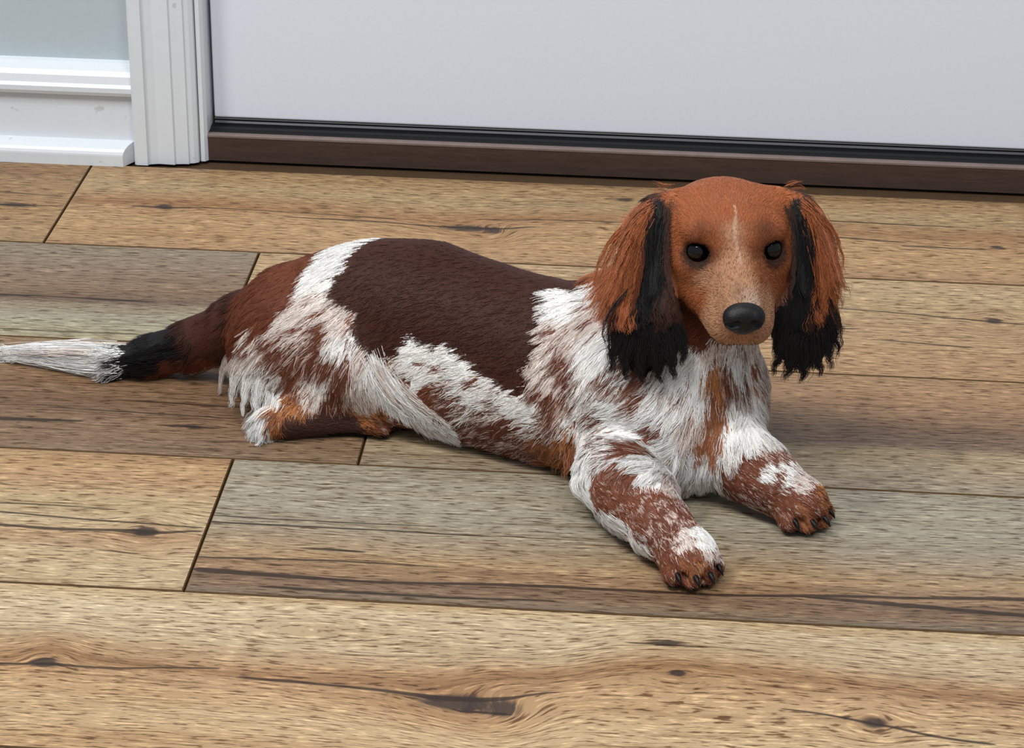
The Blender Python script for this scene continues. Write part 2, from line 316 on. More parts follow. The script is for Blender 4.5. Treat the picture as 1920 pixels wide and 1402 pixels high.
# ------------------------------------------------------------------ dog: one continuous body grown from a distance field
H = 0.0021
LO = np.array([-0.235, -0.175, -0.006]); HI = np.array([0.47, 0.225, 0.262])
NX, NY, NZ = (np.ceil((HI - LO) / H).astype(int) + 1)
GX = (LO[0] + H * np.arange(NX)).astype(np.float32); GY = (LO[1] + H * np.arange(NY)).astype(np.float32); GZ = (LO[2] + H * np.arange(NZ)).astype(np.float32)
D = np.full((NX, NY, NZ), 0.05, np.float32)

def _box(lo, hi, pad):
    a = np.clip(np.floor((np.asarray(lo) - pad - LO) / H).astype(int), 0, [NX, NY, NZ]); b = np.clip(np.ceil((np.asarray(hi) + pad - LO) / H).astype(int) + 1, 0, [NX, NY, NZ])
    return tuple(slice(i, j) for i, j in zip(a, b))
def _grid(sl):
    return GX[sl[0]][:, None, None], GY[sl[1]][None, :, None], GZ[sl[2]][None, None, :]
def _smin(a, b, k):
    h = np.clip(0.5 + 0.5 * (b - a) / k, 0, 1); return b + (a - b) * h - k * h * (1 - h)
def put(sl, d, k, cut=False):
    if cut: D[sl] = -_smin(-D[sl], d, k)
    else: D[sl] = _smin(D[sl], d, k)
def cone(a, b, ra, rb, k=0.012, flat=None, cut=False):
    """round cone a->b; flat = (normal, factor) squeezes it along that normal"""
    a = np.asarray(a, float); b = np.asarray(b, float); R = max(ra, rb)
    sl = _box(np.minimum(a, b) - R, np.maximum(a, b) + R, 0.03); x, y, z = _grid(sl)
    px, py, pz = x - a[0], y - a[1], z - a[2]; ba = b - a
    if flat is not None:
        n = np.asarray(flat[0], float); n = n / np.linalg.norm(n); s = flat[1] - 1
        q = px * n[0] + py * n[1] + pz * n[2]
        px, py, pz = px + q * n[0] * s, py + q * n[1] * s, pz + q * n[2] * s
        ba = ba + n * (ba @ n) * s
    t = np.clip((px * ba[0] + py * ba[1] + pz * ba[2]) / max(ba @ ba, 1e-9), 0, 1)
    d = np.sqrt((px - t * ba[0]) ** 2 + (py - t * ba[1]) ** 2 + (pz - t * ba[2]) ** 2) - (ra + t * (rb - ra))
    put(sl, d.astype(np.float32), k, cut)
def chain(pts, k=0.012, flat=None):
    for (a, ra), (b, rb) in zip(pts[:-1], pts[1:]): cone(a, b, ra, rb, k, flat)
def ell(c, r, axes=None, k=0.012, cut=False):
    c = np.asarray(c, float); r = np.asarray(r, float); A = np.eye(3) if axes is None else np.asarray(axes, float)  # rows: local axes
    R = r.max(); sl = _box(c - R, c + R, 0.03); x, y, z = _grid(sl)
    px, py, pz = x - c[0], y - c[1], z - c[2]
    q = [(px * A[i][0] + py * A[i][1] + pz * A[i][2]) for i in range(3)]
    k0 = np.sqrt(sum((q[i] / r[i]) ** 2 for i in range(3))); k1 = np.sqrt(sum((q[i] / r[i] ** 2) ** 2 for i in range(3))) + 1e-6
    put(sl, (k0 * (k0 - 1) / k1).astype(np.float32), k, cut)
def unit(v): v = np.asarray(v, float); return v / np.linalg.norm(v)
def frame(f, up=(0, 0, 1)):
    f = unit(f); r = unit(np.cross(f, up)); u = np.cross(r, f); return r, f, u     # right, forward, up

# torso: rump -> loin -> ribs -> shoulders -> prow of the chest
chain([((0.050, 0.112, 0.046), 0.045), ((0.072, 0.111, 0.059), 0.0515), ((0.096, 0.109, 0.064), 0.056), ((0.135, 0.100, 0.067), 0.058), ((0.190, 0.076, 0.062), 0.056), ((0.245, 0.055, 0.060), 0.056), ((0.300, 0.035, 0.065), 0.056), ((0.340, 0.022, 0.068), 0.050)], k=0.028)
cone((0.12, 0.075, 0.040), (0.23, 0.040, 0.036), 0.034, 0.040, k=0.03)          # belly and brisket on the floor
cone((0.285, 0.012, 0.060), (0.268, 0.004, 0.036), 0.040, 0.030, k=0.022)       # near shoulder and upper arm
cone((0.345, 0.035, 0.060), (0.360, 0.030, 0.040), 0.038, 0.028, k=0.022)       # far shoulder
ell((0.338, 0.002, 0.048), (0.034, 0.026, 0.042), k=0.02)                       # breast
ell(at(1246, 834, -0.010), (0.044, 0.030, 0.036), k=0.028)                        # near breast, flowing over the foreleg
# neck
chain([((0.300, 0.052, 0.095), 0.050), ((0.333, 0.040, 0.130), 0.043), ((0.352, 0.030, 0.165), 0.038)], k=0.025)
# near haunch, folded hind leg
ell((0.050, 0.078, 0.050), (0.064, 0.036, 0.046), axes=frame((0.98, -0.10, 0))[1:2] + (np.array([0.1, 0.98, 0.0]), np.array([0, 0, 1.0])), k=0.02)
cone((0.085, 0.062, 0.050), (0.100, 0.060, 0.030), 0.030, 0.020, k=0.02)        # knee
HOCK = fl(524, 788, 0.013); HTOE = fl(720, 786, 0.010)
cone(HOCK, (0.080, 0.062, 0.030), 0.013, 0.020, k=0.015)
cone(HOCK, HOCK + (HTOE - HOCK) * 0.80, 0.0125, 0.0105, k=0.006)
# far thigh, mostly hidden
ell((0.070, 0.140, 0.035), (0.055, 0.026, 0.034), k=0.02)
# tail
TAIL = [(at(540, 600, 0.122), 0.040), (at(462, 620, 0.135), 0.028), (fl(378, 643, 0.028), 0.019), (fl(305, 662, 0.018), 0.014), (fl(225, 678, 0.012), 0.0095), (fl(120, 668, 0.009), 0.006), (fl(20, 664, 0.007), 0.0035)]
chain(TAIL[:2], k=0.03); chain(TAIL[1:], k=0.012)
# front legs
ELN = fl(1150, 884, 0.030); CPN = fl(1232, 980, 0.025); PWN = fl(1286, 1036, 0.017)
chain([(ELN, 0.0275), ((ELN + CPN) / 2 + np.array([0, 0, .002]), 0.0260), (CPN, 0.0195), (PWN, 0.0185)], k=0.012)
ELF = fl(1378, 852, 0.036); CPF = fl(1446, 904, 0.026); PWF = fl(1492, 936, 0.017)
chain([(ELF, 0.026), ((ELF + CPF) / 2, 0.0225), (CPF, 0.0185), (PWF, 0.0180)], k=0.012)
CLAWS = []; PAWS = []
def paw(c, fwd, w=1.0, flatz=0.0):
    f = unit((fwd[0], fwd[1], 0)); s = np.array([-f[1], f[0], 0])
    ell(c + f * 0.004, (0.022 * w, 0.019 * w, 0.0145 * w), axes=(f, s, np.array([0, 0, 1.0])), k=0.008)
    for lat, fw, r in ((-0.0155, 0.013, 0.0078), (-0.0055, 0.020, 0.0084), (0.0055, 0.0195, 0.0084), (0.0155, 0.012, 0.0078)):
        a = c + s * lat * 0.85 * w + f * (fw - 0.014) * w; b = c + s * lat * w + f * fw * w
        a[2] = c[2] + 0.001; b[2] = 0.0095 * w
        cone(a, b, r * w, r * w * 0.92, k=0.0020)
        CLAWS.append((b + f * r * 0.72 * w + np.array([0, 0, 0.0015]), unit(f + s * lat * 6)))
    for lat in (-0.0105, 0.0, 0.0105):
        cone(c + s * lat * 0.9 * w + f * -0.004 * w + np.array([0, 0, 0.0155 * w]), np.array([*(c + s * lat * 1.08 * w + f * 0.030 * w)[:2], 0.006]), 0.0016, 0.0026, k=0.002, cut=True)
    PAWS.append(c)
fN = unit(fl(1318, 1088) - fl(1245, 1010)); fF = unit(fl(1535, 985) - fl(1455, 930))
paw(PWN, fN); paw(PWF, fF)
paw(np.array([*(HOCK + (HTOE - HOCK) * 0.84)[:2], 0.0125]), (HTOE - HOCK), 0.80)

# head in its own frame: x to the dog's left, y to the nose, z up
HE = at(1374, 466, -0.012)
hr, hf, hu = frame((0.165, -0.945, -0.270))
hr = -hr if hr[0] < 0 else hr
HAX = np.array([hr, hf, hu])
def hp(x, y, z): return HE + hr * x + hf * y + hu * z
ell(hp(0, -0.034, -0.009), (0.0450, 0.044, 0.0300), HAX, k=0.010)                # skull
ell(hp(0, -0.010, 0.004), (0.0385, 0.026, 0.0225), HAX, k=0.012)                # forehead
cone(hp(0, -0.010, -0.012), hp(0, 0.050, -0.0195), 0.0290, 0.0165, k=0.012)     # muzzle
cone(hp(0, -0.002, -0.002), hp(-0.001, 0.053, -0.0070), 0.0140, 0.0115, k=0.008)     # bridge of the nose
for sx in (-1, 1):
    ell(hp(sx * 0.0250, -0.030, 0.0090), (0.0180, 0.020, 0.0120), HAX, k=0.012)  # flat crown towards the ear
    ell(hp(sx * 0.0270, -0.020, -0.018), (0.0190, 0.030, 0.0280), HAX, k=0.012) # cheek
    cone(hp(sx * 0.0260, -0.016, -0.030), hp(sx * 0.0120, 0.030, -0.030), 0.0180, 0.0130, k=0.014) # jaw muscle running into the lips
    ell(hp(sx * 0.0098, 0.043, -0.0265), (0.0135, 0.022, 0.0135), HAX, k=0.008) # upper lip
    ell(hp(sx * 0.0225, -0.002, 0.0155), (0.0125, 0.0105, 0.0070), HAX, k=0.008) # brow
    ell(hp(sx * 0.0255, 0.004, -0.0085), (0.0120, 0.0110, 0.0070), HAX, k=0.010) # cheekbone
cone(hp(0, -0.02, -0.036), hp(0, 0.043, -0.0375), 0.0190, 0.0098, k=0.006)      # lower jaw
ell(hp(-0.0015, 0.0620, -0.0090), (0.0125, 0.0085, 0.0105), HAX, k=0.005)              # bed of the nose
EYES = [hp(sx * 0.0254 + 0.0002, 0.0026, 0.0012) for sx in (-1, 1)]
for e, sx in zip(EYES, (-1, 1)):
    ell(e + hf * 0.0058 + hr * sx * 0.001 + hu * 0.0032, (0.0088, 0.0078, 0.0074), HAX, k=0.0035, cut=True)
D0 = D.copy()
# ears: flat hanging flaps
for pts, nrm, base in (
    (((1232, 394, .014, .0105), (1228, 455, .000, .0125), (1225, 520, -.012, .0160), (1217, 585, -.021, .0220), (1215, 622, -.024, .0220), (1216, 646, -.025, .0150)), (-0.30, -0.95, 0.10), hp(-0.036, -0.034, 0.010)),
    (((1495, 392, .022, .0105), (1505, 450, .012, .0125), (1510, 520, .004, .0165), (1507, 585, .000, .0220), (1505, 620, -.002, .0210), (1503, 642, -.003, .0140)), (0.35, -0.93, 0.10), hp(0.036, -0.034, 0.010))):
    P = [(at(a, b, c), r) for a, b, c, r in pts]
    cone(base, P[0][0], 0.012, 0.011, k=0.008)
    chain(P, k=0.003, flat=(nrm, 2.6))
# lie flat on the boards
D = np.maximum(D, (0.0006 - GZ)[None, None, :])

def surface_nets(D):
    inside = D < 0
    c = np.zeros(tuple(n - 1 for n in D.shape), np.int8)
    for i in (0, 1):
        for j in (0, 1):
            for k in (0, 1): c += inside[i:D.shape[0] - 1 + i, j:D.shape[1] - 1 + j, k:D.shape[2] - 1 + k]
    I, J, K = np.nonzero((c > 0) & (c < 8)); n = len(I)
    idx = np.full(c.shape, -1, np.int64); idx[I, J, K] = np.arange(n)
    acc = np.zeros((n, 3)); cnt = np.zeros(n)
    cs = [(i, j, k) for i in (0, 1) for j in (0, 1) for k in (0, 1)]
    for a in cs:
        for ax in range(3):
            if a[ax]: continue
            b = list(a); b[ax] = 1
            da = D[I + a[0], J + a[1], K + a[2]]; db = D[I + b[0], J + b[1], K + b[2]]
            m = (da < 0) != (db < 0); t = np.where(m, da / np.where(m, da - db, 1), 0)
            p = np.tile(np.array(a, float), (n, 1)); p[:, ax] += t
            acc[m] += p[m]; cnt[m] += 1
    V = LO + H * (np.stack([I, J, K], 1) + acc / cnt[:, None])
    Q = []
    for ax in range(3):
        o1, o2 = [(1, 2), (2, 0), (0, 1)][ax]
        sa = [slice(1, -1)] * 3; sa[ax] = slice(0, -1); sb = list(sa); sb[ax] = slice(1, None)
        A = inside[tuple(sa)]; B = inside[tuple(sb)]
        P = np.stack(np.nonzero(A != B), 1); fl_ = A[tuple(P.T)]
        off = np.ones(3, int); off[ax] = 0; P = P + off
        e1 = np.zeros(3, int); e1[o1] = 1; e2 = np.zeros(3, int); e2[o2] = 1
        q = np.stack([idx[tuple((P - e1 - e2).T)], idx[tuple((P - e2).T)], idx[tuple(P.T)], idx[tuple((P - e1).T)]], 1)
        q[~fl_] = q[~fl_][:, ::-1]; Q.append(q)
    Q = np.concatenate(Q); return V, Q[(Q >= 0).all(1)]
BV, BQ = surface_nets(D)
# keep the largest connected shell, relax a little
def relax(V, Q, it):
    e = np.concatenate([Q[:, [0, 1]], Q[:, [1, 2]], Q[:, [2, 3]], Q[:, [3, 0]]])
    for lam in [0.5, -0.51] * it:
        s = np.zeros_like(V); c = np.zeros(len(V))
        for a, b in ((0, 1), (1, 0)):
            for d in range(3): s[:, d] += np.bincount(e[:, a], V[e[:, b], d], len(V))
            c += np.bincount(e[:, a], minlength=len(V))
        V = V + lam * (s / np.maximum(c, 1)[:, None] - V)
    return V
BV = relax(BV, BQ, 3)
SEEDS = '''
S,94,93,128,-96,-11,-21,9 S,126,96,133,-95,-26,-7,9 S,159,88,129,-90,-40,6,9 S,192,79,125,-91,-36,12,9 S,224,68,124,-99,-3,4,9 S,252,55,128,-89,-4,-43,9 S,79,68,112,-90,-5,-41,9
S,98,57,109,-92,-3,-37,9 S,131,53,113,-94,-13,-27,9 S,163,45,113,-96,-3,-24,9 S,195,38,114,-96,-8,-23,9 S,221,30,115,-96,-7,-23,9 S,96,44,89,-85,-14,-49,9 S,117,37,80,-83,1,-54,9
S,149,33,95,-89,6,-42,9 S,181,20,92,-90,4,-42,9 S,205,12,93,-89,6,-43,9 S,219,13,101,-92,3,-35,9 S,194,9,80,-87,13,-45,9 S,212,0,75,-86,15,-46,9 S,107,36,76,-71,-20,-66,10
S,165,26,92,-89,6,-42,9 W,68,109,123,-87,-37,-30,15 W,62,94,119,-87,-23,-42,15 W,55,79,110,-84,-27,-46,15 P,52,68,102,-84,-27,-46,15 P,61,58,96,-83,-25,-47,14 P,42,61,94,-81,-22,-52,14
r,40,112,112,-86,-26,-42,11 r,27,104,105,-82,-38,-41,11 r,12,96,96,-81,-30,-49,12 r,31,78,99,-80,-34,-48,12 r,-5,95,83,-53,-27,-79,13 r,11,72,87,-78,-19,-57,13 r,-12,86,68,-37,-28,-88,14
r,-7,69,63,-53,33,-77,15 r,17,63,83,-74,-20,-63,13 S,-35,120,56,-75,20,-61,18 S,-48,119,44,-78,-13,-59,22 K,-59,118,37,-82,4,-55,24 K,-79,119,26,-90,-6,-41,26 K,-98,121,20,-94,-14,-26,28
r,-66,118,18,-89,10,-43,24 W,-119,119,19,-90,24,-34,22 W,-141,129,15,-94,17,-26,20 W,-163,132,14,-96,16,-19,18 W,-186,139,12,-98,1,-13,18 W,-206,140,9,-65,65,-38,18 P,30,54,81,-80,-11,-57,18
P,45,50,82,-81,-12,-55,16 P,9,57,70,-66,4,-74,20 P,-4,63,55,-44,33,-82,24 H,27,49,70,-70,-4,-70,16 H,59,49,85,-76,-24,-59,14 P,75,49,90,-71,-34,-60,13 W,80,41,81,-36,-50,-78,15
P,90,34,71,-20,-42,-87,16 W,97,31,62,10,-22,-96,18 H,77,33,67,-34,-31,-88,14 H,48,42,65,-54,-7,-83,15 H,61,37,60,-48,-2,-87,15 B,38,43,56,-57,5,-81,15 W,61,36,51,-37,14,-91,14
H,77,30,53,-19,-2,-97,15 H,44,41,46,-47,9,-87,15 T,27,46,54,-47,7,-87,20 W,14,50,46,-32,22,-91,26 W,3,57,47,-32,31,-89,28 P,-26,122,14,-98,11,6,26 O,-7,74,31,59,-27,-75,24
W,8,60,28,41,29,-85,28 W,19,51,31,-27,40,-86,24 P,52,38,39,-33,-14,-92,13 H,72,32,41,-13,22,-96,13 P,89,30,49,11,16,-97,16 P,95,32,40,20,19,-95,14 W,18,45,22,-61,-41,-66,28
W,15,37,17,-22,-44,-86,26 O,42,34,27,-66,-41,-62,9 O,30,28,21,-59,-46,-65,10 b,37,28,19,96,11,-22,5 b,57,33,15,95,26,-8,4 b,76,38,12,96,22,-6,4 O,96,37,19,93,1,-35,5 O,104,36,24,81,20,-53,5
B,110,38,18,68,36,-62,4 W,107,33,62,35,-11,-92,22 W,115,32,50,51,-8,-85,26 W,121,30,42,64,-13,-74,26 W,129,29,34,74,-11,-65,26 W,142,26,30,88,-21,-41,22 P,116,33,67,-87,8,-46,12
W,129,31,73,-90,19,-38,12 W,144,26,75,-89,21,-39,12 W,158,23,81,-91,21,-31,12 W,166,17,75,-91,21,-32,12 H,122,30,59,-70,15,-69,12 W,136,25,60,-82,26,-49,12 T,154,20,69,-87,24,-40,12
B,142,22,49,-75,29,-58,12 H,158,16,45,-78,33,-51,12 T,166,14,63,-87,24,-40,12 T,173,10,45,-75,31,-57,12 W,180,8,59,-84,24,-47,12 T,189,7,68,-85,20,-46,12 T,195,2,53,-81,29,-48,12
H,183,7,37,-71,38,-58,12 W,205,-1,58,-86,27,-42,12 W,217,-6,58,-89,26,-34,12 W,224,-8,55,-92,25,-27,12 H,202,0,39,-75,38,-53,12 H,213,-2,28,-72,45,-51,12 H,223,0,17,-58,54,-59,12
T,227,-10,40,-77,38,-49,12 W,245,44,125,-90,-16,-39,18 W,257,40,130,-87,17,-44,18 W,242,31,120,-83,-31,-45,18 P,262,17,123,-74,-31,-59,18 P,235,20,112,-76,-40,-49,16
P,252,9,111,-67,-32,-66,18 P,233,8,100,-71,-28,-64,15 H,245,2,99,-63,-29,-71,16 W,264,-3,107,-59,-35,-71,18 W,263,-11,98,-55,-34,-75,18 H,250,-8,91,-54,-14,-82,16 P,230,-2,83,-62,-17,-75,14
P,236,-6,79,-57,-11,-80,14 H,232,-9,68,-51,-4,-85,14 H,246,-15,69,-44,1,-89,14 T,260,-20,79,-46,1,-88,16 H,239,-15,52,-43,5,-89,14 T,273,-19,94,-49,-38,-77,16 T,284,-26,87,-58,-30,-74,16
o,232,-10,29,-30,44,-84,16 O,242,-13,22,-21,60,-76,16 O,245,5,4,-98,5,15,18 O,253,-24,42,-36,10,-92,16 T,251,-20,57,-44,2,-89,14 W,285,-30,79,-87,-7,-47,18 B,298,-29,84,-82,-25,-49,16
W,312,-30,81,-81,-29,-49,20 T,274,-30,66,-71,16,-67,16 W,286,-34,64,-91,10,-38,16 W,306,-38,63,-94,-5,-29,18 T,282,-43,58,-91,-35,-16,16 B,313,-40,58,-94,-5,-32,16 W,297,-42,56,-85,-51,6,16
W,320,-41,50,-97,-4,-21,18 B,296,-64,57,-98,-9,7,16 T,272,-53,54,-81,-29,-49,14 W,267,-59,48,-22,-71,-66,14 W,261,-32,44,-10,-83,-52,12 T,281,-66,55,-91,13,-38,14 B,288,-89,53,-78,-28,-55,12
W,303,-84,57,-90,-42,-1,16 P,324,-42,35,-68,-3,-72,18 W,314,-87,53,-51,-85,5,18 W,338,-40,42,-18,-7,-97,22 W,341,-39,28,-8,23,-96,20 P,328,-40,24,-24,25,-93,18 W,331,-20,98,-27,-53,-79,20
W,337,-14,108,-19,-38,-90,18 P,351,-10,109,-3,-34,-93,14 T,326,-25,89,-43,-43,-78,20 W,343,-25,89,-18,-49,-84,22 W,325,-32,78,-58,-35,-72,22 O,352,-19,94,4,-53,-83,20
B,360,-16,93,12,-52,-84,18 o,353,-28,75,-3,-35,-93,22 o,350,-37,56,-4,-41,-90,20 P,342,-34,67,-27,-35,-89,22 W,366,-22,74,19,-18,-95,22 W,373,-28,62,8,-91,-37,22 W,385,-2,64,24,45,-85,20
P,387,6,76,32,39,-85,16 P,376,5,99,28,-43,-85,12 T,365,-7,101,12,-53,-82,14 W,368,-40,56,11,-76,-62,22 T,361,-44,49,-4,-50,-85,20 W,379,-37,58,14,-92,-35,18 W,355,-45,35,-11,13,-97,16
B,296,-107,42,63,-75,-15,6 B,285,-97,44,59,-74,-28,6 B,309,-105,49,59,-77,-19,6 H,320,-112,47,50,-83,-21,6 H,325,-124,42,50,-73,-45,6 H,317,-131,36,52,-67,-51,5 B,303,-120,39,54,-81,-17,6
B,277,-87,45,42,-90,-5,8 H,324,-141,30,46,-85,-23,5 P,334,-146,32,51,-76,-37,5 B,324,-150,21,48,-72,-48,5 B,339,-154,27,51,-60,-60,5 o,337,-157,21,44,-37,-81,5 W,349,-142,31,62,-53,-56,5
P,354,-148,25,44,-42,-78,5 O,346,-157,21,43,-20,-87,5 B,332,-157,14,41,-16,-89,4 B,355,-152,17,38,5,-91,4 B,374,-49,50,76,-54,-33,6 B,362,-49,35,70,-54,-44,7 B,379,-57,40,78,-47,-38,6
H,388,-49,51,86,-37,-33,6 W,393,-59,41,86,-33,-35,6 B,384,-54,46,85,-40,-31,6 W,404,-62,36,87,-12,-46,6 B,398,-62,38,87,-18,-44,6 P,413,-61,34,87,-29,-38,6 B,408,-67,29,78,-46,-39,5
H,384,-62,24,77,-26,-57,8 B,393,-65,31,81,-22,-53,6 B,422,-68,28,81,-31,-48,6 O,431,-65,24,76,36,-52,8 B,402,-69,21,75,-48,-43,5 o,416,-74,20,73,-33,-58,5 B,425,-71,23,80,-8,-57,5
B,409,-73,17,73,-34,-57,5 R,349,20,223,7,99,4,4 R,371,26,223,30,94,-4,4 R,327,5,222,-59,75,28,5 R,388,14,221,51,81,25,5 R,355,-14,219,-2,89,42,4 R,328,-18,213,-48,86,-2,4
R,388,-9,215,46,87,1,4 R*,317,1,219,-89,42,-2,8 R*,397,15,219,88,45,5,8 R,343,-23,214,-21,81,53,4 R,372,-17,215,15,83,52,4 R,347,-30,203,-5,25,96,3 R,371,-27,203,15,56,80,3
M,360,-27,208,-4,57,81,3 M,363,-35,197,-3,75,64,3 R,321,-17,199,-64,56,-51,4 R,397,-7,200,30,59,-74,4 R,321,-21,188,-62,43,-65,4 r,340,-26,211,-26,66,69,4 r,379,-19,212,18,76,61,4
r,344,-30,195,-13,29,94,3 r,376,-28,198,-41,19,88,3 M,357,-43,190,-11,85,49,3 M,367,-51,188,6,91,38,3 M,352,-53,176,-43,89,5,3 M,347,-59,160,-61,73,-27,3 R,379,-40,183,30,94,-8,3
M,384,-46,170,37,88,-26,3 M,384,-59,164,47,80,-35,3 w,373,-63,180,20,92,30,3 M,377,-56,179,24,96,1,3 M,370,-57,184,10,92,35,3 M,374,-55,183,18,95,21,3 g,365,-62,182,-2,90,42,3
M,360,-64,179,-41,88,17,3 M,362,-58,183,-2,87,47,3 R,330,-29,182,-79,19,-57,4 R,330,-28,163,-49,47,-72,5 r,327,-9,138,-41,15,-89,6 R,339,-40,165,-50,59,-62,4 M,341,-34,179,-84,52,9,4
M,353,-68,154,-70,49,-50,4 M,379,-67,154,69,40,-59,3 M,366,-69,151,5,39,-91,3 M,348,-59,146,-55,81,15,4 R,390,-21,178,61,59,-50,4 r,335,-10,135,-62,3,-77,5 r,332,-11,127,-51,-8,-84,6
r,339,-11,123,-66,-17,-72,6 R,393,-17,186,88,-23,-39,4 k*,304,5,215,-36,-41,-83,10 K*,303,3,205,-12,-8,-98,14 K*,303,-4,194,-3,-51,-85,16 K*,304,-14,180,-3,-52,-84,20
r,311,-6,195,13,-48,-85,8 r,313,-13,184,13,-60,-78,8 K*,302,-22,166,-3,-56,-81,26 K*,297,-27,149,-11,-16,-97,24 K*,313,-32,144,12,-22,-96,20 K*,298,-31,124,-10,8,-98,12
K*,308,-34,126,11,0,-98,12 k*,312,-26,162,20,-49,-84,20 R*,295,9,197,-32,-93,-15,26 R*,293,2,186,-11,-56,-81,30 R,282,61,145,-77,-33,-52,34 R,289,37,155,-22,-88,-39,30
R,280,35,145,-32,-76,-55,34 R*,288,-16,160,-22,-59,-76,32 r*,284,-18,150,-23,-19,-94,34 K*,292,-28,135,-17,-8,-97,20 K*,285,-22,138,-23,-1,-96,22 k*,405,13,216,43,-48,-75,10
K*,408,12,207,21,5,-97,14 K*,410,8,196,13,-33,-92,16 K*,409,2,182,12,-39,-90,20 r,401,2,194,-1,-45,-88,8 r,403,-1,179,-3,-37,-92,8 K*,408,-5,163,6,-21,-97,26 K*,403,-10,147,-2,-24,-96,20
K*,410,-11,135,6,-11,-98,22 K*,407,-12,123,-7,0,-99,12 K*,418,-9,122,19,10,-97,12 K*,425,-4,136,31,11,-93,22 k*,426,-2,146,33,0,-93,24 R*,417,17,201,34,-34,-87,26 R*,421,15,190,21,-50,-83,30
R*,425,11,176,46,-70,-52,34 R*,421,3,174,40,-14,-90,30 R*,429,8,162,33,-35,-86,34 R*,424,0,157,32,-8,-94,32 B,274,-89,35,45,-88,-2,7 B,282,-100,33,63,-67,-36,7 B,292,-110,31,55,-80,-19,7
B,301,-124,31,58,-72,-35,6 H,311,-132,28,58,-55,-58,6 W,263,-59,16,67,-28,-67,14 W,272,-75,16,56,-33,-75,14 W,282,-96,16,70,-32,-62,14 W,298,-120,20,48,-45,-74,12 W,310,-94,52,-32,-90,-25,14
B,296,-91,54,-26,-82,-49,12 P,322,-91,47,-13,-98,0,14 S,-41,113,31,-82,13,-53,20 S,-32,109,38,-68,38,-61,18 r,-42,116,19,-77,25,-57,18 r,-34,115,22,-69,41,-58,18 r,-51,124,9,-99,-3,-1,18
'''
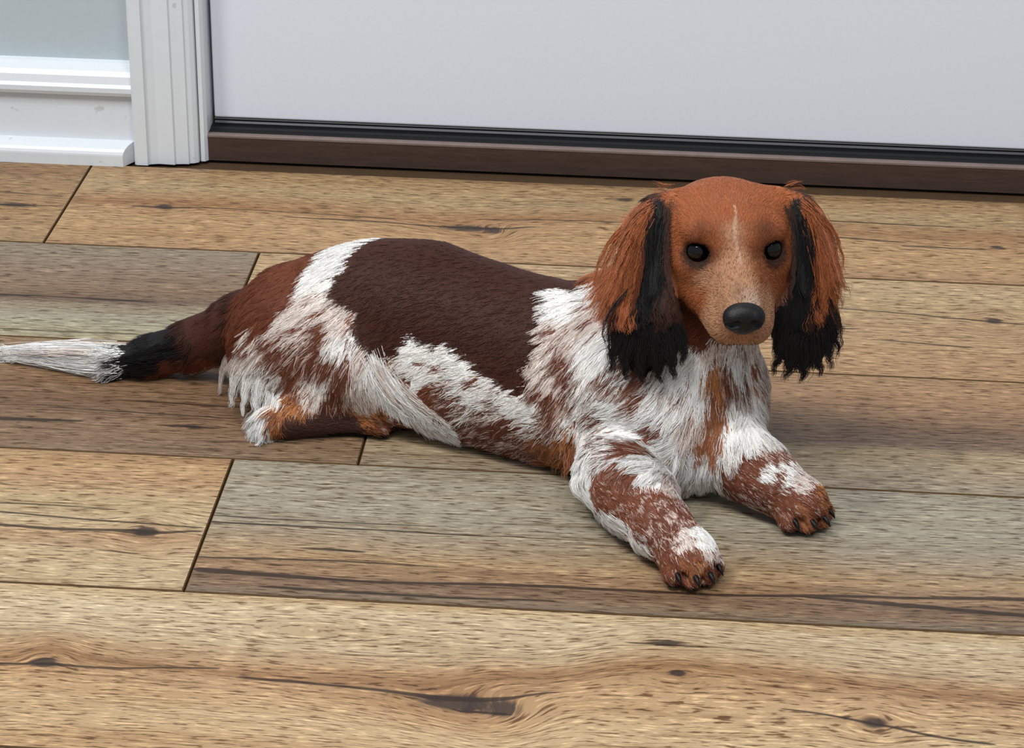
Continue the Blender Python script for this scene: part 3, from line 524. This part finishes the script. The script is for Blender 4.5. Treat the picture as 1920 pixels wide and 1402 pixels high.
GUIDES = '''
Rl,130,2.6,304,7,217,291,3,208,281,-4,193,273,-11,178,267,-18,164
Rl,150,2.8,303,5,216,293,1,205,285,-6,189,279,-13,173,274,-20,158
Rl,150,2.8,302,3,214,295,-2,201,288,-8,184,282,-15,168,278,-22,153
Rl,150,2.8,302,2,212,296,-4,198,291,-10,181,286,-17,164,282,-23,149
Rl,130,2.6,300,1,208,297,-6,194,294,-13,179,290,-21,162,287,-27,148
rl,80,2.2,300,-2,203,298,-8,192,297,-16,177,295,-24,162,292,-31,150
Rl,40,1.4,298,4,211,284,-1,200,273,-7,188,266,-14,172,265,-20,161
Kl,220,3.4,309,5,220,306,-6,201,306,-18,182,306,-29,165
Kl,200,3.4,306,-1,211,304,-12,191,304,-22,172,303,-33,154
kl,90,2.2,313,-1,218,313,-10,199,315,-20,179,320,-30,160
Rl,9,2.2,317,9,227,308,11,227,303,14,229
Rl,9,2.2,314,7,224,307,10,224,302,12,223
Kl,14,1.2,296,-19,170,280,-24,151,272,-27,133,274,-28,120
Kl,12,1.2,293,-25,156,279,-27,140,276,-30,124,279,-30,112
Kl,160,3.2,286,-27,138,281,-31,121,279,-35,104
Kl,180,3.2,293,-31,134,288,-35,115,290,-36,100
Kl,180,3.2,300,-34,132,299,-36,112,301,-37,98
Kl,180,3.2,309,-36,133,311,-38,114,314,-38,100
Kl,160,3.2,317,-36,138,321,-39,119,323,-40,104
Kl,120,2.6,322,-34,145,328,-37,128,329,-39,114
Rr,130,2.6,405,14,221,417,13,211,427,10,196,433,5,178,439,1,162
Rr,150,2.8,406,13,218,416,12,208,425,8,191,431,4,172,436,0,157
Rr,150,2.8,408,10,216,416,9,202,423,6,185,428,2,167,431,-1,151
Rr,140,2.8,409,9,213,415,6,198,420,2,179,424,-3,161,427,-6,146
rr,80,2.4,411,7,205,415,3,190,419,-1,174,421,-7,156
Rr,40,1.4,413,13,214,427,10,202,435,7,188,439,3,173
Kr,220,3.4,401,13,222,407,6,201,410,-2,180,411,-10,161
Kr,200,3.2,406,8,212,411,1,191,413,-5,169,414,-11,150
kr,90,2.2,398,9,217,401,2,198,403,-5,177,402,-11,157
Rr,9,2.2,393,21,226,401,22,229,406,23,231
Rr,9,2.2,395,20,224,404,20,226,409,20,226
Kr,16,1.2,424,-1,160,435,-4,141,440,-8,122,437,-7,111
Kr,14,1.2,426,-1,152,433,-5,133,438,-8,118,437,-11,103
Kr,150,3.0,400,-14,140,397,-17,118,393,-18,100
Kr,170,3.2,406,-14,132,405,-17,110,402,-17,96
Kr,180,3.2,413,-13,127,414,-16,108,414,-16,94
Kr,170,3.2,420,-10,131,423,-13,111,427,-13,99
Kr,150,3.0,426,-6,137,431,-9,120,433,-11,103
Kr,70,2.0,428,-4,145,435,-7,128,439,-8,113
Pb,90,3.0,-5,72,55,-24,99,23,-29,102,1
Wb,110,3.0,4,59,59,-8,61,36,-13,64,12
Wb,120,3.0,11,59,55,3,51,34,0,45,16
Wb,120,3.0,18,53,54,12,47,33,9,41,12
Wb,110,2.6,23,45,34,18,35,18,8,27,8
Wb,110,2.6,25,42,32,20,33,15,15,21,1
Wb,80,2.4,28,38,31,23,30,17,21,26,9
Pb,50,2.2,17,54,24,8,42,18,2,31,14
Wb,110,3.0,99,34,78,111,32,51,127,31,25
Pb,110,3.0,103,33,71,118,29,44,138,29,22
Wb,90,3.0,108,32,65,128,26,41,149,24,24
Pb,60,2.6,112,31,59,139,23,39,161,18,27
Wb,120,2.6,265,-58,41,257,-66,27,271,-73,13
Wb,130,2.6,260,-57,27,269,-79,21,290,-101,16
Wb,120,2.6,266,-71,25,285,-104,21,308,-132,25
Wb,60,2.2,282,-104,27,300,-121,22,314,-138,16
Wb,90,3.0,336,-43,46,341,-40,29,338,-36,15
Wb,90,3.0,325,-34,40,326,-63,39,320,-89,43
Pb,80,3.0,345,-43,46,349,-40,29,348,-34,16
Wb,120,3.0,336,-15,112,326,-22,98,317,-29,86
Wb,100,3.0,374,-24,68,369,-38,53,357,-50,43
Ob,26,3.4,247,-24,53,242,-11,24,239,-2,1
ob,26,3.4,253,-19,41,251,-33,29,248,-46,20
Wb,130,4.0,-107,126,22,-146,133,20,-186,138,16,-214,145,10
Wb,150,4.5,-109,117,17,-144,124,11,-176,133,9,-211,140,6
Pb,100,3.5,-108,118,11,-136,123,3,-163,131,2,-195,139,3
Pb,60,3.0,-122,123,20,-158,129,18,-185,135,13,-213,141,8
Kb,130,4.0,-63,118,33,-90,117,24,-116,117,18
Kb,90,3.5,-79,117,14,-104,117,10,-126,120,10
'''
rng = np.random.default_rng(7)
SD = [r.split(',') for r in SEEDS.split()]
SC = np.array([r[0][0] for r in SD]); SEAR = np.array([r[0].endswith('*') for r in SD])
SP = np.array([[int(q) for q in r[1:4]] for r in SD]) / 1000.0
SF = np.array([[int(q) for q in r[4:7]] for r in SD]) / 99.0
SL = np.array([int(r[7]) for r in SD]) / 1000.0
CLS = {c: np.array(lin(*rgb)) for c, rgb in {
    'S': (62, 32, 23), 'r': (100, 52, 31), 'W': (252, 247, 241), 'P': (224, 210, 202), 'H': (128, 86, 70), 'B': (122, 72, 52), 'T': (246, 240, 234),
    'K': (24, 22, 24), 'k': (62, 38, 30), 'O': (178, 116, 70), 'o': (150, 96, 66), 'R': (161, 93, 57), 'M': (182, 136, 104), 'g': (84, 68, 60), 'b': (84, 56, 50), 'w': (208, 184, 166)}.items()}
CODES = list(CLS); CCOL = np.array([CLS[c] for c in CODES]); SCI = np.array([CODES.index(c) for c in SC])
BROWN = np.array(lin(112, 66, 50)); PINK = np.array(lin(206, 184, 174))

def vnoise(P, seed=0):
    """smooth value noise, -1..1"""
    I = np.floor(P).astype(np.int64); f = P - I; f = f * f * (3 - 2 * f); out = np.zeros(len(P))
    for i in (0, 1):
        for j in (0, 1):
            for k in (0, 1):
                h = (I[:, 0] + i) * 374761393 + (I[:, 1] + j) * 668265263 + (I[:, 2] + k) * 2147483647 + seed * 1274126177
                h = (h ^ (h >> 13)) * 1274126177; h = h ^ (h >> 16)
                v = (h & 0xffff) / 32767.5 - 1
                w = (f[:, 0] if i else 1 - f[:, 0]) * (f[:, 1] if j else 1 - f[:, 1]) * (f[:, 2] if k else 1 - f[:, 2])
                out += v * w
    return out

def field(P, ear, jit=0.0035):
    """coat class index, flow direction and length at points of the skin"""
    n = len(P); cls = np.zeros(n, int); flow = np.zeros((n, 3)); ln = np.zeros(n); mixc = np.zeros((n, 3))
    J = np.stack([vnoise(P * 260, s) for s in (1, 2, 3)], 1) * jit + np.stack([vnoise(P * 700, s) for s in (4, 5, 6)], 1) * jit * 0.6
    for a in range(0, n, 20000):
        s = slice(a, a + 20000)
        pen = (ear[s][:, None] != SEAR[None, :]) * 0.05
        d = np.linalg.norm((P[s] + J[s])[:, None, :] - SP[None], axis=2) + pen
        cls[s] = SCI[d.argmin(1)]
        d2 = np.linalg.norm(P[s][:, None, :] - SP[None], axis=2) + pen
        w = 1.0 / (d2 ** 4 + 0.006 ** 4)
        w /= w.sum(1, keepdims=True); flow[s] = w @ SF; ln[s] = w @ SL; mixc[s] = w @ CCOL[SCI]
    return cls, flow, ln, mixc

def tri_sample(D, P):
    q = (P - LO) / H; q = np.clip(q, 0, np.array(D.shape) - 1.001); I = q.astype(int); f = q - I; out = np.zeros(len(P))
    for i in (0, 1):
        for j in (0, 1):
            for k in (0, 1):
                out += D[I[:, 0] + i, I[:, 1] + j, I[:, 2] + k] * (f[:, 0] if i else 1 - f[:, 0]) * (f[:, 1] if j else 1 - f[:, 1]) * (f[:, 2] if k else 1 - f[:, 2])
    return out
def grad(P):
    e = H; g = np.stack([tri_sample(D, P + e * v) - tri_sample(D, P - e * v) for v in np.eye(3)], 1)
    return g / (np.linalg.norm(g, axis=1, keepdims=True) + 1e-9)

def eye_dist(P): return np.min([np.linalg.norm((P - e) * 1.0, axis=1) for e in EYES], axis=0)

def colours(P, cls, flow, mixc, ear):
    """hair colour: class colour, brown ticking in the white, dark rims round the eyes"""
    c = CCOL[cls].copy()
    side = np.cross(flow, [0.3, -0.5, 0.8]); side /= np.linalg.norm(side, axis=1, keepdims=True) + 1e-9
    up = np.cross(side, flow)
    Q = np.stack([(P * flow).sum(1) / 0.0105, (P * side).sum(1) / 0.0046, (P * up).sum(1) / 0.0046], 1)
    t = vnoise(Q, 11) * 0.75 + vnoise(Q * 2.1, 12) * 0.35; u = rng.random(len(P))
    code = np.array(CODES)[cls]
    for cc, th, soft in (('W', 0.62, 0.03), ('T', 0.12, 0.10), ('P', 0.30, 0.16), ('H', -0.22, 0.22)):
        m = code == cc
        base = {'W': CLS['W'], 'T': CLS['T'], 'P': CLS['P'], 'H': PINK}[cc]
        br = (t[m] + (u[m] - 0.5) * soft * 2 > th)
        c[m] = np.where(br[:, None], BROWN * (1.0 if cc != 'P' else 1.25), base)
    m = (code == 'B') & (t < -0.42); c[m] = PINK * 0.8
    m = (code == 'O') & (t > 0.10); c[m] = BROWN * 0.9
    m = (code == 'O') & (t < -0.55); c[m] = PINK
    # the face blends smoothly from rust to tan, with dark flecks on the muzzle
    q = (P - HE) @ HAX.T
    face = (~ear) & (np.abs(q[:, 0]) < 0.055) & (q[:, 2] > -0.044) & (q[:, 1] > -0.07) & (P[:, 2] > 0.118)
    c[face] = mixc[face]
    m = face & (q[:, 1] > 0.015) & (u < 0.10); c[m] = CLS['R'] * 0.5
    bl = np.clip(1.25 - np.abs(q[:, 0] + 0.0008 + 0.0012 * np.sin(q[:, 1] * 180)) / 0.0011, 0, 1) * face * (q[:, 1] > -0.012) * (q[:, 1] < 0.030) * (q[:, 2] > -0.012) * 0.55
    c = c * (1 - bl[:, None]) + np.array(lin(214, 184, 164)) * bl[:, None]
    m = face & (np.abs(q[:, 2] + 0.0335 - 0.05 * np.abs(q[:, 0])) < 0.0013) & (q[:, 1] > 0.025); c[m] = np.array(lin(50, 30, 26))
    pw = np.min([np.linalg.norm((P - w)[:, :2], axis=1) for w in PAWS], axis=0)
    m = (pw < 0.034) & (P[:, 2] < 0.0062); c[m] = CLS['K']
    ed = np.min([np.linalg.norm(P - (e - hu * 0.0022 - hr * sx * 0.0020 + hf * 0.002), axis=1) for e, sx in zip(EYES, (-1, 1))], axis=0); k = np.clip((0.0160 - ed) / 0.0042, 0, 1)[:, None]
    c = c * (1 - k * 0.9) + np.array(lin(34, 24, 22)) * k * 0.9
    return c

# ---- skin mesh
bv_n = grad(BV); bv_ear = tri_sample(D0, BV) > 0.0025
b_cls, b_flow, b_len, b_mix = field(BV, bv_ear, 0.002)
b_col = colours(BV, b_cls, b_flow / (np.linalg.norm(b_flow, axis=1, keepdims=True) + 1e-9), b_mix, bv_ear)
sk = NB('dog_skin')
at_ = sk.node('ShaderNodeAttribute', attribute_name='coat'); sk.done(at_.outputs['Color'], 0.75, 0.15)
dog = mesh_obj('dog', BV, BQ, sk.mat, None, True)
ca = dog.data.attributes.new('coat', 'FLOAT_COLOR', 'POINT')
ca.data.foreach_set('color', np.concatenate([b_col * 0.85, np.ones((len(BV), 1))], 1).astype(np.float32).ravel())
tag(dog, 'long-haired piebald dachshund lying on the plank floor with its head up', 'dog')

# ---- fur: strands rooted on the skin
T3 = np.concatenate([BQ[:, [0, 1, 2]], BQ[:, [0, 2, 3]]])
A3 = BV[T3]; ar = np.linalg.norm(np.cross(A3[:, 1] - A3[:, 0], A3[:, 2] - A3[:, 0]), axis=1) / 2
mid = A3.mean(1)
def hair_mat():
    b = NB('dog_hair'); a = b.node('ShaderNodeAttribute', attribute_name='hcol'); nn = b.node('ShaderNodeAttribute', attribute_name='hnrm')
    g = b.node('ShaderNodeNewGeometry'); mx = b.node('ShaderNodeMix', data_type='VECTOR'); mx.inputs[0].default_value = 0.62
    b.put(mx.inputs[4], g.outputs['Normal']); b.put(mx.inputs[5], nn.outputs['Vector'])
    nz = b.node('ShaderNodeVectorMath', operation='NORMALIZE'); b.put(nz.inputs[0], mx.outputs[1])
    b.put(b.bsdf.inputs['Normal'], nz.outputs[0])
    return b.done(a.outputs['Color'], 0.50, 0.16)
HAIR = hair_mat()

def write_curves(name, pts, rad, col, N, label=None):
    n, K, _ = pts.shape
    cu = bpy.data.hair_curves.new(name); cu.add_curves([K] * n)
    cu.position_data.foreach_set('vector', pts.astype(np.float32).ravel())
    r = np.tile(np.linspace(1, 0.25, K) ** 0.8, (n, 1)) * rad[:, None]
    ra = cu.attributes.get('radius') or cu.attributes.new('radius', 'FLOAT', 'POINT'); ra.data.foreach_set('value', r.astype(np.float32).ravel())
    hc = cu.attributes.new('hcol', 'FLOAT_COLOR', 'CURVE'); hc.data.foreach_set('color', np.concatenate([np.clip(col, 0, 0.95), np.ones((n, 1))], 1).astype(np.float32).ravel())
    hn = cu.attributes.new('hnrm', 'FLOAT_VECTOR', 'CURVE'); hn.data.foreach_set('vector', N.astype(np.float32).ravel())
    cu.materials.append(HAIR)
    o = bpy.data.objects.new(name, cu); scene.collection.objects.link(o); o.parent = dog
    tag(o, label, kind='stuff'); return o

def locks(name, rows, label=None):
    """longer locks that follow a guide line: class, hairs, spread (mm), points (mm)"""
    PT, RD, CO, NN = [], [], [], []
    for r in rows:
        cl, n, sp = r[0], int(r[1]), float(r[2]) / 1000; G = np.array([int(q) for q in r[3:]], float).reshape(-1, 3) / 1000
        K = 10; t = np.linspace(0, len(G) - 1, K); Q = np.vstack([2 * G[0] - G[1], G, 2 * G[-1] - G[-2]])
        i = np.minimum(t.astype(int), len(G) - 2); f = (t - i)[:, None]; p0, p1, p2, p3 = Q[i], Q[i + 1], Q[i + 2], Q[i + 3]
        C = 0.5 * (2 * p1 + (p2 - p0) * f + (2 * p0 - 5 * p1 + 4 * p2 - p3) * f ** 2 + (3 * p1 - p0 - 3 * p2 + p3) * f ** 3)
        nrm = grad(C[:1])[0]; ax = unit(C[-1] - C[0]); sd = unit(np.cross(ax, nrm) + 1e-6); up = np.cross(sd, ax)
        a = rng.normal(0, sp, n); b = np.abs(rng.normal(0, sp * 0.45, n)); cut = rng.uniform(0.62, 1.08, n); s0 = rng.uniform(0, 0.34, n); ph = rng.uniform(0, 0.9, n) + rng.uniform(0, 6)
        s = np.linspace(0, 1, K); P = np.zeros((n, K, 3)); Lg = np.linalg.norm(C[-1] - C[0])
        for k in range(K):
            sk_ = s0 + s[k] * (cut - s0); u = np.clip(sk_, 0, 1) * (K - 1); i0 = np.minimum(u.astype(int), K - 2); ff = (u - i0)[:, None]
            base = C[i0] * (1 - ff) + C[i0 + 1] * ff + (np.clip(sk_ - 1, 0, 1) * Lg)[:, None] * ax
            w = 1.0 - 0.62 * s[k]; wav = np.sin(ph + s[k] * Lg / 0.015 * 6.28 * cut) * 0.0011 * s[k]
            P[:, k] = base + sd * (a * w + wav)[:, None] + up * (b * w)[:, None]
        P[:, :, 2] = np.maximum(P[:, :, 2], 0.0009)
        base = CLS[cl] if cl != 'H' else PINK
        col = base * np.exp(rng.normal(0, 0.22, n))[:, None]
        if cl == 'R': col[rng.random(n) < 0.30] *= 0.45
        if cl in 'WP': col[rng.random(n) < 0.10] *= 0.55
        PT.append(P); RD.append(rng.uniform(0.00012, 0.00024, n)); CO.append(col); NN.append(np.tile(nrm, (n, 1)))
    return write_curves(name, np.concatenate(PT), np.concatenate(RD), np.concatenate(CO), np.concatenate(NN), label)

def strands(name, P, N, ear, K, lift, droop, wave, clump_cell, clump, rad, lenmul=1.0, label=None, jit=0.0035):
    cls, flow, L, mixc = field(P, ear, jit)
    flow -= N * (flow * N).sum(1, keepdims=True); flow /= np.linalg.norm(flow, axis=1, keepdims=True) + 1e-9
    n = len(P); col = colours(P, cls, flow, mixc, ear)
    col *= np.exp(rng.normal(0, 0.16, n))[:, None]
    L = L * lenmul * rng.uniform(0.65, 1.15, n) * np.clip((eye_dist(P) - 0.009) / 0.012, 0.25, 1)
    side = np.cross(N, flow)
    d = flow + N * (lift * rng.uniform(0.5, 1.4, n))[:, None] + side * rng.normal(0, 0.12, n)[:, None]
    # clumps share a lean and a wave phase
    key = np.floor((P + np.stack([vnoise(P * 300, s) for s in (21, 22, 23)], 1) * 0.002) / clump_cell).astype(np.int64) @ np.array([1, 100003, 10000600009])
    _, inv = np.unique(key, return_inverse=True); m = inv.max() + 1
    lean = rng.normal(0, 0.16, m)[inv]; ph = rng.uniform(0, 6.28, m)[inv]
    d = d + side * lean[:, None]; d /= np.linalg.norm(d, axis=1, keepdims=True)
    pts = np.zeros((n, K, 3)); pts[:, 0] = P - N * 0.0006
    step = L / (K - 1)
    for k in range(1, K):
        s = k / (K - 1)
        d = d + np.array([0, 0, -1.0]) * (droop * L / 0.02 / (K - 1))[:, None] - N * (lift * 0.9 / (K - 1))
        d /= np.linalg.norm(d, axis=1, keepdims=True)
        pts[:, k] = pts[:, k - 1] + d * step[:, None]
    cnt = np.bincount(inv, minlength=m)[:, None]
    for k in range(1, K):
        s = k / (K - 1)
        cen = np.stack([np.bincount(inv, pts[:, k, q], m) for q in range(3)], 1) / cnt
        pts[:, k] += (cen[inv] - pts[:, k]) * (clump * s ** 1.3)
        if wave: pts[:, k] += side * (np.sin(ph + s * L / 0.013 * 6.28) * wave * s * np.clip(L / 0.03, 0.2, 1.3))[:, None]
        for _ in (0, 1):
            dd = tri_sample(D, pts[:, k]); bad = dd < 0.0004
            if bad.any():
                pts[bad, k] += grad(pts[bad, k]) * (0.0006 - dd[bad])[:, None]
        pts[:, k, 2] = np.maximum(pts[:, k, 2], 0.0009)
    return write_curves(name, pts, rad * rng.uniform(0.7, 1.3, n), col, N, label)

tri_len = b_len[T3].mean(1); tri_ear = bv_ear[T3].mean(1) > 0.5
hl = (mid - HE) @ HAX.T
tri_face = (~tri_ear) & (hl[:, 1] > -0.075) & (np.abs(hl[:, 0]) < 0.06) & (hl[:, 2] > -0.052) & (hl[:, 2] < 0.05) & (mid[:, 2] > 0.115) & (hl[:, 1] < 0.10) & ((hl[:, 2] > -0.045) | (hl[:, 1] > 0.01))
tri_tail = (~tri_ear) & (mid[:, 0] < -0.022)
ok = (mid[:, 2] > 0.0018)
def roots(mask, per_mm2):
    w = ar * mask; n = int(w.sum() * 1e6 * per_mm2); i = rng.choice(len(ar), n, p=w / w.sum())
    a, b = rng.random(n), rng.random(n); f = a + b > 1; a[f], b[f] = 1 - a[f], 1 - b[f]
    P = A3[i, 0] + (A3[i, 1] - A3[i, 0]) * a[:, None] + (A3[i, 2] - A3[i, 0]) * b[:, None]
    keep = eye_dist(P) > 0.0093
    P = P[keep]; return P, grad(P), tri_ear[i][keep]
body = ok & ~tri_ear & ~tri_face & ~tri_tail
strands('body_coat', *roots(body & (tri_len < 0.0115), 0.95), K=4, lift=0.20, droop=0.0, wave=0, clump_cell=0.0042, clump=0.35, rad=0.00019)
strands('body_feathering', *roots(body & (tri_len >= 0.0115), 0.80), K=6, lift=0.30, droop=0.10, wave=0.0008, clump_cell=0.0060, clump=0.55, rad=0.00018)
strands('face_coat', *roots(ok & tri_face, 1.7), K=3, lift=0.30, droop=0.0, wave=0, clump_cell=0.0025, clump=0.2, rad=0.00015)
strands('tail_fur', *roots(ok & tri_tail, 0.9), K=7, lift=0.13, droop=0.07, wave=0.0012, clump_cell=0.0048, clump=0.35, rad=0.00019, jit=0.007)
for sgn in (-1, 1):
    strands('ear_fur', *roots(tri_ear & ((hl[:, 0] * sgn) > 0), 1.1), K=9, lift=0.22, droop=0.22, wave=0.0018, clump_cell=0.0065, clump=0.62, rad=0.00019)

GD = [r.split(',') for r in GUIDES.split()]
locks('ear_fringe', [r for r in GD if r[0][1] == 'l' and r.__setitem__(0, r[0][0]) is None])
locks('ear_fringe', [r for r in GD if len(r[0]) > 1 and r[0][1] == 'r' and r.__setitem__(0, r[0][0]) is None])
locks('leg_feathering', [r for r in GD if len(r[0]) > 1 and r[0][1] == 'b' and r.__setitem__(0, r[0][0]) is None])

# ---- nose: a finer field in the same head frame
def regrid(lo, hi, h):
    global LO, HI, H, NX, NY, NZ, GX, GY, GZ, D
    LO, HI, H = np.array(lo), np.array(hi), h; NX, NY, NZ = (np.ceil((HI - LO) / H).astype(int) + 1)
    GX = (LO[0] + H * np.arange(NX)).astype(np.float32); GY = (LO[1] + H * np.arange(NY)).astype(np.float32); GZ = (LO[2] + H * np.arange(NZ)).astype(np.float32)
    D = np.full((NX, NY, NZ), 0.03, np.float32)
NO = hp(-0.0020, 0.0650, -0.0065) - HE
def npt(x, y, z): return HE + NO + hr * x + hf * y + hu * z
regrid(HE + NO - 0.024, HE + NO + 0.024, 0.0006)
ell(npt(0, 0.000, 0.0015), (0.0140, 0.0085, 0.0090), HAX, k=0.003)
ell(npt(0, 0.001, -0.0035), (0.0110, 0.0085, 0.0092), HAX, k=0.004)
for sx in (-1, 1):
    ell(npt(sx * 0.0080, 0.0030, 0.0), (0.0060, 0.0062, 0.0070), HAX, k=0.003)
    cone(npt(sx * 0.0058, 0.0096, 0.0006), npt(sx * 0.0128, 0.0060, -0.0020), 0.0030, 0.0018, k=0.0010, cut=True)
cone(npt(0, 0.0105, 0.0005), npt(0, 0.0085, -0.0130), 0.0007, 0.0008, k=0.001, cut=True)
NV, NQ = surface_nets(D); NV = relax(NV, NQ, 2)
nose_mat = paint('nose_leather', (17, 16, 18), 0.40, 0.25, 900, 0.28, 0.35)
mesh_obj('nose', NV, NQ, nose_mat, dog, True)['label'] = 'black leathery nose with two nostrils'

# ---- eyes, lower lids with a painted wet reflection, claws
eb = NB('eye_wet'); eb.done(lin(6, 4, 4), 0.03, 0.38)
lid_reflection_mat = paint('eyelid_reflection', (112, 98, 94), 0.35, 0.1, 400)  # pale grey paints the wet reflection along the lower lid
def ball(name, c, r, mat, parent, nu=28, nv=18):
    V = [(c[0], c[1], c[2] + r)]
    for j in range(1, nv):
        for i in range(nu):
            a, b = math.pi * j / nv, 2 * math.pi * i / nu
            V.append((c[0] + r * math.sin(a) * math.cos(b), c[1] + r * math.sin(a) * math.sin(b), c[2] + r * math.cos(a)))
    V.append((c[0], c[1], c[2] - r)); Fs = [(0, 1 + i, 1 + (i + 1) % nu) for i in range(nu)]
    for j in range(nv - 2):
        for i in range(nu): Fs.append((1 + j * nu + i, 1 + (j + 1) * nu + i, 1 + (j + 1) * nu + (i + 1) % nu, 1 + j * nu + (i + 1) % nu))
    e = len(V) - 1; Fs += [(e, 1 + (nv - 2) * nu + (i + 1) % nu, 1 + (nv - 2) * nu + i) for i in range(nu)]
    return mesh_obj(name, V, Fs, mat, parent, True)
def tube(name, pts, rads, mat, parent, m=7, cap=True):
    V, Fs = [], []
    for i, p in enumerate(pts):
        t = unit(pts[min(i + 1, len(pts) - 1)] - pts[max(i - 1, 0)]); s = unit(np.cross(t, (0.31, 0.2, 0.93))); u = np.cross(s, t)
        for k in range(m):
            a = 2 * math.pi * k / m; V.append(p + rads[i] * (math.cos(a) * s + math.sin(a) * u))
    for i in range(len(pts) - 1):
        for k in range(m): Fs.append((i * m + k, i * m + (k + 1) % m, (i + 1) * m + (k + 1) % m, (i + 1) * m + k))
    Fs += [tuple(range(m))[::-1], tuple(range((len(pts) - 1) * m, len(pts) * m))]
    return mesh_obj(name, V, Fs, mat, parent, True)
for e in EYES:
    eo = ball('eye', e, 0.0086, eb.mat, dog); eo['label'] = 'dark glossy eye'
    arc = [e + 0.0087 * unit(hr * math.sin(a) * 0.95 + hf * math.cos(a) * 0.80 - hu * (0.30 + 0.28 * math.cos(a * 1.3))) for a in np.linspace(-0.75, 0.75, 12)]
    tube('eyelid_glint', arc, [0.0003] + [0.0007] * 10 + [0.0003], lid_reflection_mat, eo, 6)
claw_mat = paint('claw_horn', (18, 15, 15), 0.38, 0.2, 300, 0.22)
for p, f in CLAWS:
    pts = [p + f * q + np.array([0, 0, 0.0030 * (1 - (q / 0.0075) ** 2)]) for q in (-0.004, 0.0, 0.003, 0.0055, 0.0075)]
    pts = [np.array([a[0], a[1], max(a[2] - 0.002 * i / 4, 0.0014)]) for i, a in enumerate(pts)]
    tube('claw', pts, [0.0021, 0.0021, 0.0017, 0.0011, 0.0003], claw_mat, dog, 6)
